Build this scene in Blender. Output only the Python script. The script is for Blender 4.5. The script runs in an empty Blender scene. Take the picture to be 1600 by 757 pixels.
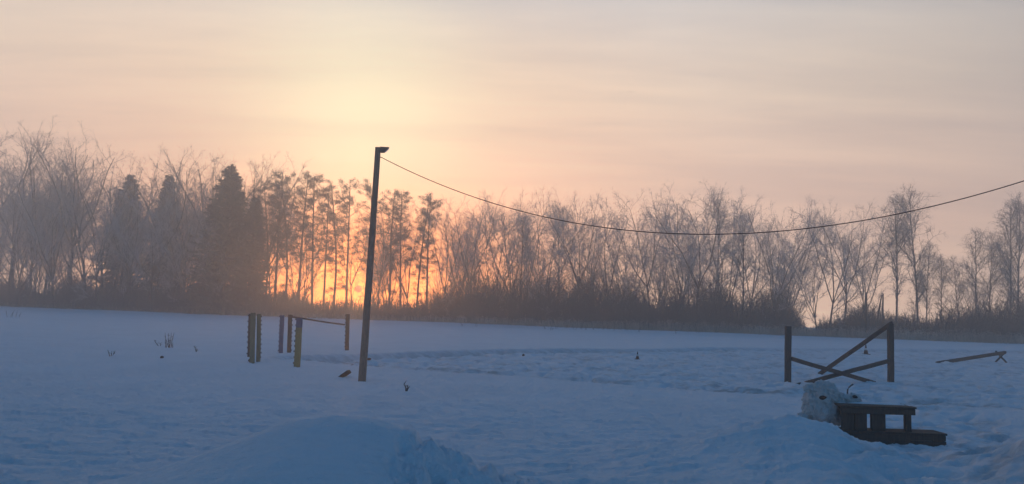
import bpy, bmesh, math, random
import numpy as np
from mathutils import Vector, Matrix

# ------------------------------------------------------------------ camera
FPX = 1155.0                      # focal length in photograph pixels (1600 wide)
HORIZON = 485.0                   # horizon row at the middle column
ROLL = math.radians(1.7)
PITCH = math.atan((HORIZON - 378.5) / FPX)
EYE = 1.8
scene = bpy.context.scene
COL = scene.collection

cam_d = bpy.data.cameras.new('camera')
cam_d.sensor_width = 36.0
cam_d.lens = 36.0 * FPX / 1600.0
cam_d.clip_start = 0.05
cam_d.clip_end = 3000.0
cam = bpy.data.objects.new('camera', cam_d)
COL.objects.link(cam)
_R = Matrix.Rotation(math.pi / 2 + PITCH, 4, 'X') @ Matrix.Rotation(ROLL, 4, 'Z')
cam.matrix_world = Matrix.Translation((0, 0, EYE)) @ _R
scene.camera = cam
CAMR = _R.to_3x3()

def ray(x, y):
    d = CAMR @ Vector(((x - 800.0) / FPX, -(y - 378.5) / FPX, -1.0))
    return d
def at(x, y, depth):              # the point seen at that pixel, 'depth' metres ahead (world Y)
    d = ray(x, y)
    return Vector((0, 0, EYE)) + d * (depth / d.y)
def on_ground(x, y, z=0.0):
    d = ray(x, y)
    return Vector((0, 0, EYE)) + d * ((z - EYE) / d.z)

# ------------------------------------------------------------------ sky and sun
SUN_DIR = ray(560, 452).normalized()
SUN_EL = math.asin(SUN_DIR.z)
SUN_AZ = math.atan2(SUN_DIR.x, SUN_DIR.y)      # clockwise from +Y

world = bpy.data.worlds.new('World')
scene.world = world
world.use_nodes = True

class Nodes:
    def __init__(self, tree):
        self.t = tree
    def new(self, kind, **kw):
        n = self.t.nodes.new(kind)
        for k, v in kw.items():
            setattr(n, k, v)
        return n
    def put(self, sock, v):
        if hasattr(v, 'is_output') or isinstance(v, bpy.types.NodeSocket):
            self.t.links.new(v, sock)
        else:
            sock.default_value = v
    def math(self, op, a, b=None, c=None, clamp=False):
        n = self.new('ShaderNodeMath', operation=op, use_clamp=clamp)
        for i, v in enumerate((a, b, c)):
            if v is not None:
                self.put(n.inputs[i], v)
        return n.outputs[0]
    def vmath(self, op, a, b=None):
        n = self.new('ShaderNodeVectorMath', operation=op)
        self.put(n.inputs[0], a)
        if b is not None:
            self.put(n.inputs[1], b)
        return n.outputs['Value'] if op in ('DOT_PRODUCT', 'LENGTH') else n.outputs['Vector']
    def mix(self, f, a, b, mode='MIX'):
        n = self.new('ShaderNodeMix', data_type='RGBA', blend_type=mode)
        self.put(n.inputs['Factor'], f)
        self.put(n.inputs[6], a)
        self.put(n.inputs[7], b)
        return n.outputs[2]
    def ramp(self, f, stops, interp='LINEAR'):
        n = self.new('ShaderNodeValToRGB')
        self.put(n.inputs[0], f)
        cr = n.color_ramp
        cr.interpolation = interp
        while len(cr.elements) < len(stops):
            cr.elements.new(0.5)
        for e, (p, c) in zip(cr.elements, stops):
            e.position = p
            e.color = c if len(c) == 4 else (*c, 1)
        return n.outputs[0]
    def noise(self, vec, scale, detail=3.0, rough=0.5, out='Fac', dist=0.0):
        n = self.new('ShaderNodeTexNoise')
        self.put(n.inputs['Vector'], vec)
        n.inputs['Scale'].default_value = scale
        n.inputs['Detail'].default_value = detail
        n.inputs['Roughness'].default_value = rough
        n.inputs['Distortion'].default_value = dist
        return n.outputs[out]
    def maprange(self, v, a, b, c=0.0, d=1.0, smooth=True):
        n = self.new('ShaderNodeMapRange', interpolation_type='SMOOTHSTEP' if smooth else 'LINEAR')
        self.put(n.inputs[0], v)
        for i, q in enumerate((a, b, c, d)):
            self.put(n.inputs[i + 1], q)
        return n.outputs[0]

def build_sky():
    nt = world.node_tree
    nt.nodes.clear()
    N = Nodes(nt)
    out = N.new('ShaderNodeOutputWorld')
    bg = N.new('ShaderNodeBackground')
    bg.inputs['Strength'].default_value = 0.1
    nt.links.new(bg.outputs[0], out.inputs[0])
    sky = N.new('ShaderNodeTexSky', sky_type='NISHITA')
    sky.sun_disc = False
    sky.sun_elevation = SUN_EL
    sky.sun_rotation = SUN_AZ
    sky.altitude = 150
    sky.air_density = 1.0
    sky.dust_density = 2.0
    sky.ozone_density = 4.0
    tc = N.new('ShaderNodeTexCoord')
    D = tc.outputs['Generated']
    sep = N.new('ShaderNodeSeparateXYZ')
    nt.links.new(D, sep.inputs[0])
    el = N.math('MAXIMUM', sep.outputs[2], 0.0)
    cosg = N.math('MULTIPLY', N.vmath('DOT_PRODUCT', D, tuple(SUN_DIR)), 0.999999)
    ang = N.math('ARCCOSINE', cosg)                 # angle from the sun
    # thin cirrus sheet, streaked along the horizon, seen on a plane overhead
    inv = N.math('DIVIDE', 1.0, N.math('ADD', el, 0.08))
    comb = N.new('ShaderNodeCombineXYZ')
    nt.links.new(N.math('MULTIPLY', sep.outputs[0], inv), comb.inputs[0])
    nt.links.new(N.math('MULTIPLY', sep.outputs[1], inv), comb.inputs[1])
    mp = N.new('ShaderNodeMapping')
    nt.links.new(comb.outputs[0], mp.inputs[0])
    mp.inputs['Rotation'].default_value = (0, 0, math.radians(7))
    mp.inputs['Scale'].default_value = (0.33, 1.35, 1)
    n1 = N.noise(mp.outputs[0], 1.1, 6, 0.56, dist=0.35)
    n2 = N.noise(mp.outputs[0], 3.6, 5, 0.6)
    streak = N.math('ADD', N.math('MULTIPLY', n1, 0.72), N.math('MULTIPLY', n2, 0.28))
    # veil of cloud lit from below by the low sun: peach near it, pinkish grey away from it
    veil = N.ramp(N.math('DIVIDE', ang, 1.6), SKY_VEIL)
    veil = N.mix(1.0, veil, N.ramp(streak, [(0.36, (0.82, 0.83, 0.87)), (0.64, (1.09, 1.07, 1.03))]), 'MULTIPLY')
    veil = N.mix(1.0, veil, N.ramp(el, SKY_LOW), 'MULTIPLY')
    thick = N.maprange(el, 0.30, 0.66, 1.0, 0.0, smooth=True)
    thick = N.math('MULTIPLY', thick, N.maprange(ang, 0.7, 1.9, 1.0, 0.12))
    base = N.mix(1.0, sky.outputs[0], SKY_GAIN, 'MULTIPLY')
    c = N.mix(thick, base, veil)
    # glow round the sun, and the disc itself dulled red by the haze
    g1 = N.math('EXPONENT', N.math('MULTIPLY', N.math('POWER', N.math('DIVIDE', ang, 0.21), 2.0), -1.0))
    c = N.mix(1.0, c, N.mix(1.0, N.ramp(el, GLOW_COL), N.math('MULTIPLY', g1, 1.0), 'MULTIPLY'), 'ADD')
    pil = tuple(ray(566, 196).normalized())
    pa = N.math('ARCCOSINE', N.math('MULTIPLY', N.vmath('DOT_PRODUCT', D, pil), 0.999999))
    g2 = N.math('EXPONENT', N.math('MULTIPLY', N.math('POWER', N.math('DIVIDE', pa, 0.135), 2.0), -1.0))
    c = N.mix(1.0, c, N.mix(g2, (0, 0, 0, 1), PILLAR), 'ADD')
    low = N.math('MULTIPLY', N.math('EXPONENT', N.math('MULTIPLY', N.math('POWER', N.math('DIVIDE', ang, 0.20), 2.0), -1.0)),
                 N.maprange(el, 0.04, 0.20, 0.92, 0.0))
    c = N.mix(low, c, EMBER)
    disc = N.maprange(ang, 0.0042, 0.0054, 1.0, 0.0)
    c = N.mix(disc, c, SUN_DISC)
    nt.links.new(c, bg.inputs[0])

SKY_VEIL = [(0.0, (9.4, 7.0, 4.8)), (0.16, (8.5, 6.8, 5.3)), (0.33, (7.7, 6.7, 5.7)), (0.6, (4.7, 4.4, 4.1)), (1.0, (3.4, 3.5, 3.8))]
SKY_LOW = [(0.0, (1.8, 1.40, 1.14)), (0.12, (1.46, 1.14, 1.03)), (0.28, (1.2, 1.12, 1.06)), (0.42, (1.14, 1.18, 1.22))]
SKY_GAIN = (4.8, 7.15, 5.95, 1)
GLOW_COL = [(0.0, (6.0, 1.9, 0.2)), (0.10, (5.6, 2.2, 0.4)), (0.24, (2.6, 2.2, 1.1)), (0.5, (1, 1, 0.8))]
SUN_DISC = (120.0, 1.5, 0.0, 1)
PILLAR = (2.0, 3.3, 1.7, 1)
EMBER = (48.0, 10.5, 0.3, 1)
build_sky()

sun_d = bpy.data.lights.new('sun', 'SUN')
sun_d.energy = 0.5
sun_d.angle = math.radians(0.55)
sun_d.color = (1.0, 0.55, 0.28)
sun = bpy.data.objects.new('sun', sun_d)
COL.objects.link(sun)
sun.rotation_euler = SUN_DIR.to_track_quat('Z', 'Y').to_euler()
sun.location = SUN_DIR * 200

vs = scene.view_settings
vs.view_transform = 'Standard'
vs.look = 'None'
vs.exposure = 0.0
vs.gamma = 1.0
vs.use_curve_mapping = False
scene.cycles.use_denoising = True
scene.cycles.max_bounces = 8
scene.cycles.volume_bounces = 2
scene.cycles.transparent_max_bounces = 8

# ------------------------------------------------------------------ helpers
def tag(o, label=None, cat=None, group=None, kind=None):
    if label: o['label'] = label
    if cat: o['category'] = cat
    if group: o['group'] = group
    if kind: o['kind'] = kind
    return o

def link(name, mesh, mat=None, parent=None):
    o = bpy.data.objects.new(name, mesh)
    COL.objects.link(o)
    if mat is not None and len(mesh.materials) == 0:
        mesh.materials.append(mat)
    if parent is not None:
        o.parent = parent
    return o

def empty(name, loc=(0, 0, 0), rz=0.0):
    o = bpy.data.objects.new(name, None)
    o.empty_display_size = 0.2
    COL.objects.link(o)
    o.location = loc
    o.rotation_euler = (0, 0, rz)
    return o

def copy_tree(o, parent=None):
    c = o.copy()
    COL.objects.link(c)
    c.parent = parent
    for ch in list(o.children):
        copy_tree(ch, c)
    return c

def np_mesh(name, verts, faces, smooth=False):
    """faces: (n,3) or (n,4) integer array"""
    me = bpy.data.meshes.new(name)
    verts = np.asarray(verts, np.float32)
    faces = np.asarray(faces, np.int32)
    k = faces.shape[1]
    me.vertices.add(len(verts))
    me.vertices.foreach_set('co', verts.ravel())
    me.loops.add(faces.size)
    me.loops.foreach_set('vertex_index', faces.ravel())
    me.polygons.add(len(faces))
    me.polygons.foreach_set('loop_start', np.arange(0, faces.size, k, dtype=np.int32))
    me.polygons.foreach_set('use_smooth', np.full(len(faces), smooth, bool))
    me.update(calc_edges=True)
    return me

def segs_mesh(name, P0, P1, R0, R1, sides=3, smooth=False):
    """many thin tapered prisms, one for each segment, as one mesh"""
    P0, P1 = np.asarray(P0, float), np.asarray(P1, float)
    R0, R1 = np.asarray(R0, float), np.asarray(R1, float)
    n = len(P0)
    d = P1 - P0
    d /= np.maximum(np.linalg.norm(d, axis=1, keepdims=True), 1e-9)
    ref = np.where(np.abs(d[:, 2:3]) > 0.9, np.array([[1.0, 0, 0]]), np.array([[0, 0, 1.0]]))
    u = np.cross(d, ref)
    u /= np.linalg.norm(u, axis=1, keepdims=True)
    w = np.cross(d, u)
    a = np.arange(sides) * 2 * math.pi / sides
    ca, sa = np.cos(a)[None, :, None], np.sin(a)[None, :, None]
    ring = u[:, None, :] * ca + w[:, None, :] * sa
    V = np.concatenate([P0[:, None] + ring * R0[:, None, None], P1[:, None] + ring * R1[:, None, None]], axis=1)
    base = (np.arange(n) * 2 * sides)[:, None]
    i = np.arange(sides)[None, :]
    j = (np.arange(sides)[None, :] + 1) % sides
    F = np.stack([base + i, base + j, base + sides + j, base + sides + i], axis=2)
    return V.reshape(-1, 3), F.reshape(-1, 4)

def tube_into(bm, pts, radii, sides=8, cap=True):
    pts = [Vector(p) for p in pts]
    rings = []
    for i, p in enumerate(pts):
        d = (pts[min(i + 1, len(pts) - 1)] - pts[max(i - 1, 0)]).normalized()
        ref = Vector((0, 0, 1)) if abs(d.z) < 0.95 else Vector((1, 0, 0))
        u = d.cross(ref).normalized()
        w = d.cross(u)
        r = radii[i] if hasattr(radii, '__len__') else radii
        rings.append([bm.verts.new(p + (u * math.cos(a) + w * math.sin(a)) * r)
                      for a in (2 * math.pi * k / sides for k in range(sides))])
    for a, b in zip(rings, rings[1:]):
        for k in range(sides):
            bm.faces.new((a[k], a[(k + 1) % sides], b[(k + 1) % sides], b[k]))
    if cap:
        bm.faces.new(list(reversed(rings[0])))
        bm.faces.new(rings[-1])

def bm_done(bm, name, mat, parent=None, smooth=False, bevel=0.0):
    bmesh.ops.recalc_face_normals(bm, faces=bm.faces)
    if bevel > 0:
        bmesh.ops.bevel(bm, geom=[e for e in bm.edges], offset=bevel, segments=2, affect='EDGES', profile=0.6)
    me = bpy.data.meshes.new(name)
    bm.to_mesh(me)
    bm.free()
    for p in me.polygons:
        p.use_smooth = smooth
    return link(name, me, mat, parent)

def timber(p0, p1, w, h, seed=0, up=None, wob=0.004, n=7):
    """a hand-sawn beam from p0 to p1 (w across, h along 'up'), slightly crooked, as a bmesh"""
    rnd = random.Random(seed)
    p0, p1 = Vector(p0), Vector(p1)
    d = (p1 - p0).normalized()
    up = Vector(up) if up is not None else (Vector((0, 0, 1)) if abs(d.z) < 0.9 else Vector((0, 1, 0)))
    s = d.cross(up).normalized()
    t = s.cross(d).normalized()
    bm = bmesh.new()
    rings = []
    for i in range(n):
        f = i / (n - 1)
        c = p0.lerp(p1, f) + s * rnd.uniform(-wob, wob) + t * rnd.uniform(-wob, wob)
        ring = []
        cw, ch = min(w, h) * 0.12, min(w, h) * 0.12
        for a, b in ((-w/2+cw, -h/2), (w/2-cw, -h/2), (w/2, -h/2+ch), (w/2, h/2-ch), (w/2-cw, h/2), (-w/2+cw, h/2), (-w/2, h/2-ch), (-w/2, -h/2+ch)):
            k = 1 + rnd.uniform(-0.02, 0.02)
            ring.append(bm.verts.new(c + s * a * k + t * b * k))
        rings.append(ring)
    for a, b in zip(rings, rings[1:]):
        for k in range(8):
            bm.faces.new((a[k], a[(k+1) % 8], b[(k+1) % 8], b[k]))
    bm.faces.new(list(reversed(rings[0])))
    bm.faces.new(rings[-1])
    return bm

def box_into(bm, c, size, rot=None):
    m = Matrix.Translation(Vector(c)) @ (rot.to_4x4() if rot is not None else Matrix()) @ Matrix.Diagonal((*size, 1))
    return bmesh.ops.create_cube(bm, size=1.0, matrix=m)['verts']

# ------------------------------------------------------------------ noise for the terrain
_rng = np.random.default_rng(7)
_PERM = _rng.permutation(512)
_GRAD = np.stack([np.cos(np.linspace(0, 2*np.pi, 64, endpoint=False)), np.sin(np.linspace(0, 2*np.pi, 64, endpoint=False))], 1)
def gnoise(x, y):
    xi, yi = np.floor(x).astype(int), np.floor(y).astype(int)
    xf, yf = x - xi, y - yi
    u, v = xf*xf*xf*(xf*(xf*6-15)+10), yf*yf*yf*(yf*(yf*6-15)+10)
    def g(ix, iy, fx, fy):
        h = _PERM[(_PERM[ix & 511] + iy) & 511] & 63
        return _GRAD[h, 0]*fx + _GRAD[h, 1]*fy
    a = g(xi, yi, xf, yf); b = g(xi+1, yi, xf-1, yf)
    c = g(xi, yi+1, xf, yf-1); d = g(xi+1, yi+1, xf-1, yf-1)
    return (a*(1-u)+b*u)*(1-v) + (c*(1-u)+d*u)*v
def fbm(x, y, octaves=4, gain=0.5):
    s, a, f = 0.0, 1.0, 1.0
    for o in range(octaves):
        s = s + a*gnoise(x*f + 17.3*o, y*f - 9.1*o)
        a *= gain; f *= 2.03
    return s
def sstep(x, a, b):
    t = np.clip((x-a)/(b-a), 0, 1)
    return t*t*(3-2*t)
def poly_dist(x, y, pts):
    best = np.full(np.shape(x), 1e9)
    for (ax, ay), (bx, by) in zip(pts, pts[1:]):
        dx, dy = bx-ax, by-ay
        t = np.clip(((x-ax)*dx + (y-ay)*dy)/(dx*dx+dy*dy), 0, 1)
        best = np.minimum(best, np.hypot(x-ax-t*dx, y-ay-t*dy))
    return best

FAR_TRACK = [(-6.8, 24.8), (-4.7, 27.0), (0, 32.0), (10, 39.0), (22, 46), (45, 56)]
NEAR_TRACK = [(-6.8, 24.8), (-1.9, 22.4), (7.2, 18.4), (16, 15.4), (26, 13)]
def mound_h(x, y):
    dx, dy = x + 1.42, y - 6.8
    sx = np.where(dx < 0, 1.14, 1.05); sy = np.where(dy < 0, 1.25, 1.0)
    sy = np.where(dy < 0, 1.75, 0.75)
    g = np.exp(-0.5*(dx/sx)**2 - (np.sqrt(dy*dy+0.012)-0.11)/sy*(1+0.25*np.abs(dy)))
    return 0.80*g
def bank_h(x, y):
    dx, dy = x - 3.62, y - 9.45
    sx = np.where(dx < 0, 1.05, 0.98); sy = np.where(dy < 0, 1.0, 0.5)
    sy = np.where(dy < 0, 1.25, 0.40)
    b = 0.53*np.exp(-0.5*(dx/sx)**2 - (np.sqrt(dy*dy+0.012)-0.11)/sy*(1+0.2*np.abs(dy)))
    b = b + 0.10*np.exp(-0.5*(((x-2.6)/1.2)**2 + ((y-7.3)/1.3)**2))
    return b
def drift_h(x, y):
    return 0.86*np.exp(-0.5*(((x-6.9)/1.25)**2 + ((y-7.7)/1.3)**2))
def trample_mask(x, y):
    near = np.interp(x, [p[0] for p in NEAR_TRACK], [p[1] for p in NEAR_TRACK])
    far = np.interp(x, [p[0] for p in FAR_TRACK], [p[1] for p in FAR_TRACK])
    m = sstep(y, near-0.8, near+0.8)*(1-sstep(y, far-0.3, far+0.5))*sstep(x, -7.5, -5.5)
    # the trodden path round the mounting block and towards the camera
    pth = poly_dist(x, y, [(4.1, 4.0), (4.6, 7.6), (5.6, 10.3), (8.0, 13.5), (9, 17)])
    return np.clip(m + (1-sstep(pth, 0.7, 1.5)), 0, 1)
FEET = [on_ground(a, b) for a, b in ((566, 596), (389, 558), (394, 567), (403.6, 566), (438.5, 553), (451.5, 552), (464, 573), (542, 547),
                                     (1231, 598), (1392, 598), (538, 590), (634, 612), (264, 543))]
def ground_h(x, y, fine=True, feet=True):
    x, y = np.asarray(x, float), np.asarray(y, float)
    r = np.hypot(x, y)
    h = 0.10*gnoise(x*0.07+3.1, y*0.07)*sstep(r, 4, 16) + 0.05*gnoise(x*0.22, y*0.30+5)
    h = h + sstep(r, 60, 160)*0.5*gnoise(x*0.013, y*0.013+0.5)
    h = h + 0.25*sstep(-x, 15, 80)*sstep(y, 30, 90)
    md, bk, dr = mound_h(x, y), bank_h(x, y), drift_h(x, y)
    calm = 1-0.8*np.clip((md+dr)*3, 0, 1)
    h = h + np.maximum(np.maximum(md, bk), dr) + 0.25*(md+bk+dr-np.maximum(np.maximum(md, bk), dr))
    T = trample_mask(x, y)
    ft, ntk = poly_dist(x, y, FAR_TRACK), poly_dist(x, y, NEAR_TRACK)
    groove = np.exp(-(ft/0.8)**6)*0.26 + np.exp(-(ntk/0.6)**4)*0.08
    for q in (FEET if feet else ()):
        w = np.where(x < q.x, 0.42, 0.24)
        h = h - 0.045*np.exp(-((x-q.x)/w)**2-((y-q.y-0.05)/0.22)**2) + 0.02*np.exp(-((x-q.x)/0.6)**2-((y-q.y+0.35)/0.2)**2)
    h = h - 0.05*T - groove + 0.07*np.exp(-((ft-1.2)/0.35)**2)
    if not fine:
        return h
    wob = fbm(x*0.35, y*0.35, 2)*0.6
    rip = fbm(x*0.55 + 0.4*wob, y*2.1 + wob, 4, 0.55)
    h = h + 0.016*calm*rip*(1-0.6*T)*sstep(70-r, 0, 40) + (0.017-0.006*(1-calm))*0.95*fbm(x*3.1, y*7.0, 4, 0.66)*sstep(80-r, 0, 50)
    # wind-cut sastrugi steps
    st = fbm(x*1.5 - 3, y*4.2 + 8, 3)
    h = h + 0.024*calm*calm*sstep(st, 0.16, 0.23)*(1-T)*sstep(60-r, 0, 30)
    s2 = fbm(x*3.4 + 5, y*8.2 - 4, 3)
    h = h + 0.012*calm*sstep(s2, 0.14, 0.20)*sstep(45-r, 0, 25)
    # trampled snow: clods and hoof holes
    cl = fbm(x*1.7, y*2.2, 4, 0.6)
    pits = np.maximum(0, gnoise(x*2.4+40, y*2.9-12) - 0.12)
    h = h + T*(0.085*cl - 0.42*pits)
    trk = np.exp(-(ft/0.9)**4)
    h = h + trk*(0.09*fbm(x*2.3+5, y*2.3, 3, 0.6))
    # broken right flank of the big mound: clods and slumped slabs
    fl = sstep(x, -1.05 + 0.25*gnoise(x*2, y*1.7), -0.75)*(1-sstep(x, 0.35, 0.9))*sstep(y, 4.6, 5.4)*(1-sstep(y, 7.6, 8.3))
    ck = fbm(x*5.6+2, y*4.4, 4, 0.68)
    h = h + fl*(0.062*ck - 0.32*np.maximum(0, gnoise(x*6.2, y*4.2+3)-0.08))
    # crumbled edge of the bank by the mounting block
    fb = np.exp(-((x-4.15-0.15*(9-y))/0.75)**2)*sstep(y, 5.5, 7.0)*(1-sstep(y, 9.2, 9.8))
    h = h + fb*(0.036*fbm(x*3.6-8, y*3.9, 4, 0.62) + 0.03*sstep(fbm(x*1.6, y*3.2+3, 2), 0.05, 0.2))
    return h
def gz(x, y):
    return float(ground_h(np.array([x]), np.array([y]), True, False)[0])
def stand(x, y):                                   # ground point under a pixel
    p = on_ground(x, y)
    for _ in range(4):
        p = on_ground(x, y, float(ground_h(np.array([p.x]), np.array([p.y]), False, False)[0]))
    p.z = gz(p.x, p.y)
    return p
def plant(x, y, depth):                            # ground at that column and depth
    p = at(x, y, depth)
    return Vector((p.x, depth, gz(p.x, depth)))

# ------------------------------------------------------------------ materials
def material(name):
    m = bpy.data.materials.new(name)
    m.use_nodes = True
    N = Nodes(m.node_tree)
    b = m.node_tree.nodes['Principled BSDF']
    return m, N, b
def objcoord(N):
    return N.new('ShaderNodeTexCoord').outputs['Object']
def poscoord(N):
    return N.new('ShaderNodeNewGeometry').outputs['Position']
def bump(N, b, height, strength, dist):
    n = N.new('ShaderNodeBump')
    n.inputs['Strength'].default_value = strength
    n.inputs['Distance'].default_value = dist
    N.put(n.inputs['Height'], height)
    N.t.links.new(n.outputs[0], b.inputs['Normal'])

def mat_snow(name='snow', tint=(0.80, 0.83, 0.87), dirt=0.0):
    m, N, b = material(name)
    P = poscoord(N)
    mp = N.new('ShaderNodeMapping'); N.put(mp.inputs[0], P); mp.inputs['Scale'].default_value = (1, 2.2, 1)
    big = N.noise(P, 0.5, 4, 0.55)
    mid = N.noise(mp.outputs[0], 6.5, 6, 0.68)
    fin = N.noise(mp.outputs[0], 38.0, 4, 0.75)
    c = N.mix(N.maprange(big, 0.3, 0.7), tuple(0.95*v for v in tint) + (1,), tint + (1,))
    c = N.mix(N.math('MULTIPLY', N.maprange(mid, 0.52, 0.75), 0.45 + dirt), c, tuple(v*0.78 for v in tint) + (1,))
    tr = N.new('ShaderNodeAttribute', attribute_name='tread').outputs['Fac']
    tn = N.math('MULTIPLY', tr, N.maprange(N.noise(mp.outputs[0], 2.2, 5, 0.65), 0.30, 0.62))
    c = N.mix(tn, c, (0.40, 0.40, 0.40, 1))
    N.t.links.new(c, b.inputs['Base Color'])
    b.inputs['Roughness'].default_value = 0.75
    b.inputs['Specular IOR Level'].default_value = 0.25
    hgt = N.math('ADD', N.math('MULTIPLY', mid, 0.75), N.math('MULTIPLY', fin, 0.25))
    bump(N, b, hgt, 1.0, 0.06)
    return m

def mat_wood(name, col, dark=0.55, axis=(1, 1, 9)):
    m, N, b = material(name)
    P = objcoord(N)
    mp = N.new('ShaderNodeMapping'); N.put(mp.inputs[0], P)
    mp.inputs['Scale'].default_value = tuple(9.0/a for a in axis)
    g = N.noise(mp.outputs[0], 6, 5, 0.65)
    w = N.noise(P, 2.3, 4, 0.6)
    c = N.mix(N.maprange(g, 0.3, 0.7), tuple(v*dark for v in col) + (1,), col + (1,))
    c = N.mix(N.math('MULTIPLY', N.maprange(w, 0.45, 0.7), 0.6), c, tuple(0.5*v + 0.03 for v in col) + (1,))
    N.t.links.new(c, b.inputs['Base Color'])
    b.inputs['Roughness'].default_value = 0.85
    b.inputs['Specular IOR Level'].default_value = 0.2
    bump(N, b, g, 0.5, 0.01)
    return m

def mat_plain(name, col, rough=0.8, var=0.25, scale=6.0, spec=0.25):
    m, N, b = material(name)
    w = N.noise(objcoord(N), scale, 4, 0.6)
    c = N.mix(N.maprange(w, 0.3, 0.7), tuple(v*(1-var) for v in col) + (1,), tuple(min(1, v*(1+var)) for v in col) + (1,))
    N.t.links.new(c, b.inputs['Base Color'])
    b.inputs['Roughness'].default_value = rough
    b.inputs['Specular IOR Level'].default_value = spec
    return m

M = {}
M['snow'] = mat_snow()
M['icy_snow'] = mat_snow('icy_snow', (0.60, 0.60, 0.60), 0.35)
M['bark'] = mat_wood('bark', (0.06, 0.05, 0.045))
M['twig'] = mat_plain('twig', (0.45, 0.425, 0.41), 0.9, 0.3, 0.6)
M['frost_twig'] = mat_plain('frost_twig', (0.33, 0.305, 0.29), 0.9, 0.25, 0.4)
M['birch'] = mat_wood('birch', (0.24, 0.21, 0.19))
M['pine_bark'] = mat_wood('pine_bark', (0.13, 0.085, 0.055))
M['needle'] = mat_plain('needle', (0.085, 0.088, 0.072), 0.8, 0.35, 0.8)
M['frost_needle'] = mat_plain('frost_needle', (0.10, 0.10, 0.085), 0.8, 0.4, 0.7)
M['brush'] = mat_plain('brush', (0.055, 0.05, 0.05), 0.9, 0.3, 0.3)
M['dry_grass'] = mat_plain('dry_grass', (0.40, 0.34, 0.28), 0.9, 0.35, 0.5)
M['weed'] = mat_plain('weed', (0.05, 0.042, 0.04), 0.9, 0.3, 5)
M['pole_wood'] = mat_wood('pole_wood', (0.30, 0.225, 0.185))
M['dark_wood'] = mat_wood('dark_wood', (0.115, 0.085, 0.07))
M['brown_wood'] = mat_wood('brown_wood', (0.14, 0.10, 0.085))
M['green_paint'] = mat_wood('green_paint', (0.24, 0.24, 0.16), 0.7)
M['yellow_paint'] = mat_wood('yellow_paint', (0.40, 0.28, 0.13), 0.7)
M['blue_paint'] = mat_wood('blue_paint', (0.12, 0.15, 0.24), 0.7)
M['metal'] = mat_plain('metal', (0.09, 0.09, 0.095), 0.5, 0.2, 20, 0.5)
M['lamp_metal'] = mat_plain('lamp_metal', (0.13, 0.10, 0.085), 0.6, 0.2, 12, 0.4)
M['rubber'] = mat_plain('rubber', (0.025, 0.025, 0.028), 0.6, 0.2, 10)
M['cone_dark'] = mat_plain('cone_dark', (0.05, 0.018, 0.014), 0.6, 0.2, 10)
M['cone_white'] = mat_plain('cone_white', (0.62, 0.62, 0.62), 0.6, 0.1, 10)
M['bird'] = mat_plain('bird', (0.05, 0.045, 0.045), 0.8, 0.2, 5)
M['clod'] = mat_plain('clod', (0.05, 0.04, 0.035), 0.9, 0.4, 9)

# ------------------------------------------------------------------ the ground
def tread(x, y):                                  # how dirty and trodden the snow is
    ft, nk = poly_dist(x, y, FAR_TRACK), poly_dist(x, y, NEAR_TRACK)
    n = fbm(x*0.8, y*1.3+4, 4, 0.6)
    t = 0.85*np.exp(-(ft/0.95)**4) + 0.45*np.exp(-(nk/0.9)**4)*sstep(n, -0.3, 0.2) + trample_mask(x, y)*0.6*sstep(n, -0.05, 0.45)
    return np.clip(t, 0, 1)
def build_ground():
    r = [0.6]
    while r[-1] < 168:
        q = r[-1]
        step = 0.014 if q < 4 else (0.0058 if q < 14 else (0.0068 if q < 45 else (0.018 if q < 120 else 0.05)))
        r.append(q*(1+step))
    r = np.array(r)
    a_f = np.radians(np.arange(-43, 43.001, 0.125))
    a_b = np.radians(np.arange(46, 315, 3.0))
    a = np.concatenate([a_f, a_b])
    na, nr = len(a), len(r)
    A, Rr = np.meshgrid(a, r)
    X, Y = Rr*np.sin(A), Rr*np.cos(A)
    Z = ground_h(X, Y)
    V = np.stack([X, Y, Z], 2).reshape(-1, 3)
    i, j = np.meshgrid(np.arange(nr-1), np.arange(na), indexing='ij')
    j2 = (j+1) % na
    F = np.stack([i*na+j, i*na+j2, (i+1)*na+j2, (i+1)*na+j], 2).reshape(-1, 4)[:, ::-1]
    cx, cy = V[F].mean(1)[:, 0], V[F].mean(1)[:, 1]
    ismd = mound_h(cx, cy) > 0.045
    isbk = (~ismd) & (bank_h(cx, cy) > 0.06)
    isdr = (~ismd) & (~isbk) & (drift_h(cx, cy) > 0.06)
    rest = ~(ismd | isbk | isdr)
    def part(name, sel):
        f = F[sel]
        idx, inv = np.unique(f, return_inverse=True)
        me = np_mesh(name, V[idx], inv.reshape(-1, 4), smooth=True)
        at_ = me.attributes.new('tread', 'FLOAT', 'POINT')
        at_.data.foreach_set('value', tread(V[idx, 0], V[idx, 1]).astype(np.float32))
        return tag(link(name, me, M['snow']), kind='structure')
    # close the small hole under the camera
    g = part('snow_field', rest)
    part('snow_mound', ismd)
    part('snow_bank', isbk)
    part('snow_drift', isdr)
    th = a[::8]
    bm = bmesh.new()
    c = bm.verts.new((0, 0, gz(0, 0.3)))
    ring = [bm.verts.new((0.62*math.sin(t), 0.62*math.cos(t), gz(0.62*math.sin(t), 0.62*math.cos(t)) - 0.004)) for t in th]
    for p, q in zip(ring, ring[1:] + ring[:1]):
        bm.faces.new((c, q, p))
    o = bm_done(bm, 'snow_underfoot', M['snow'], None, True)
    tag(o, kind='structure')
build_ground()

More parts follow.
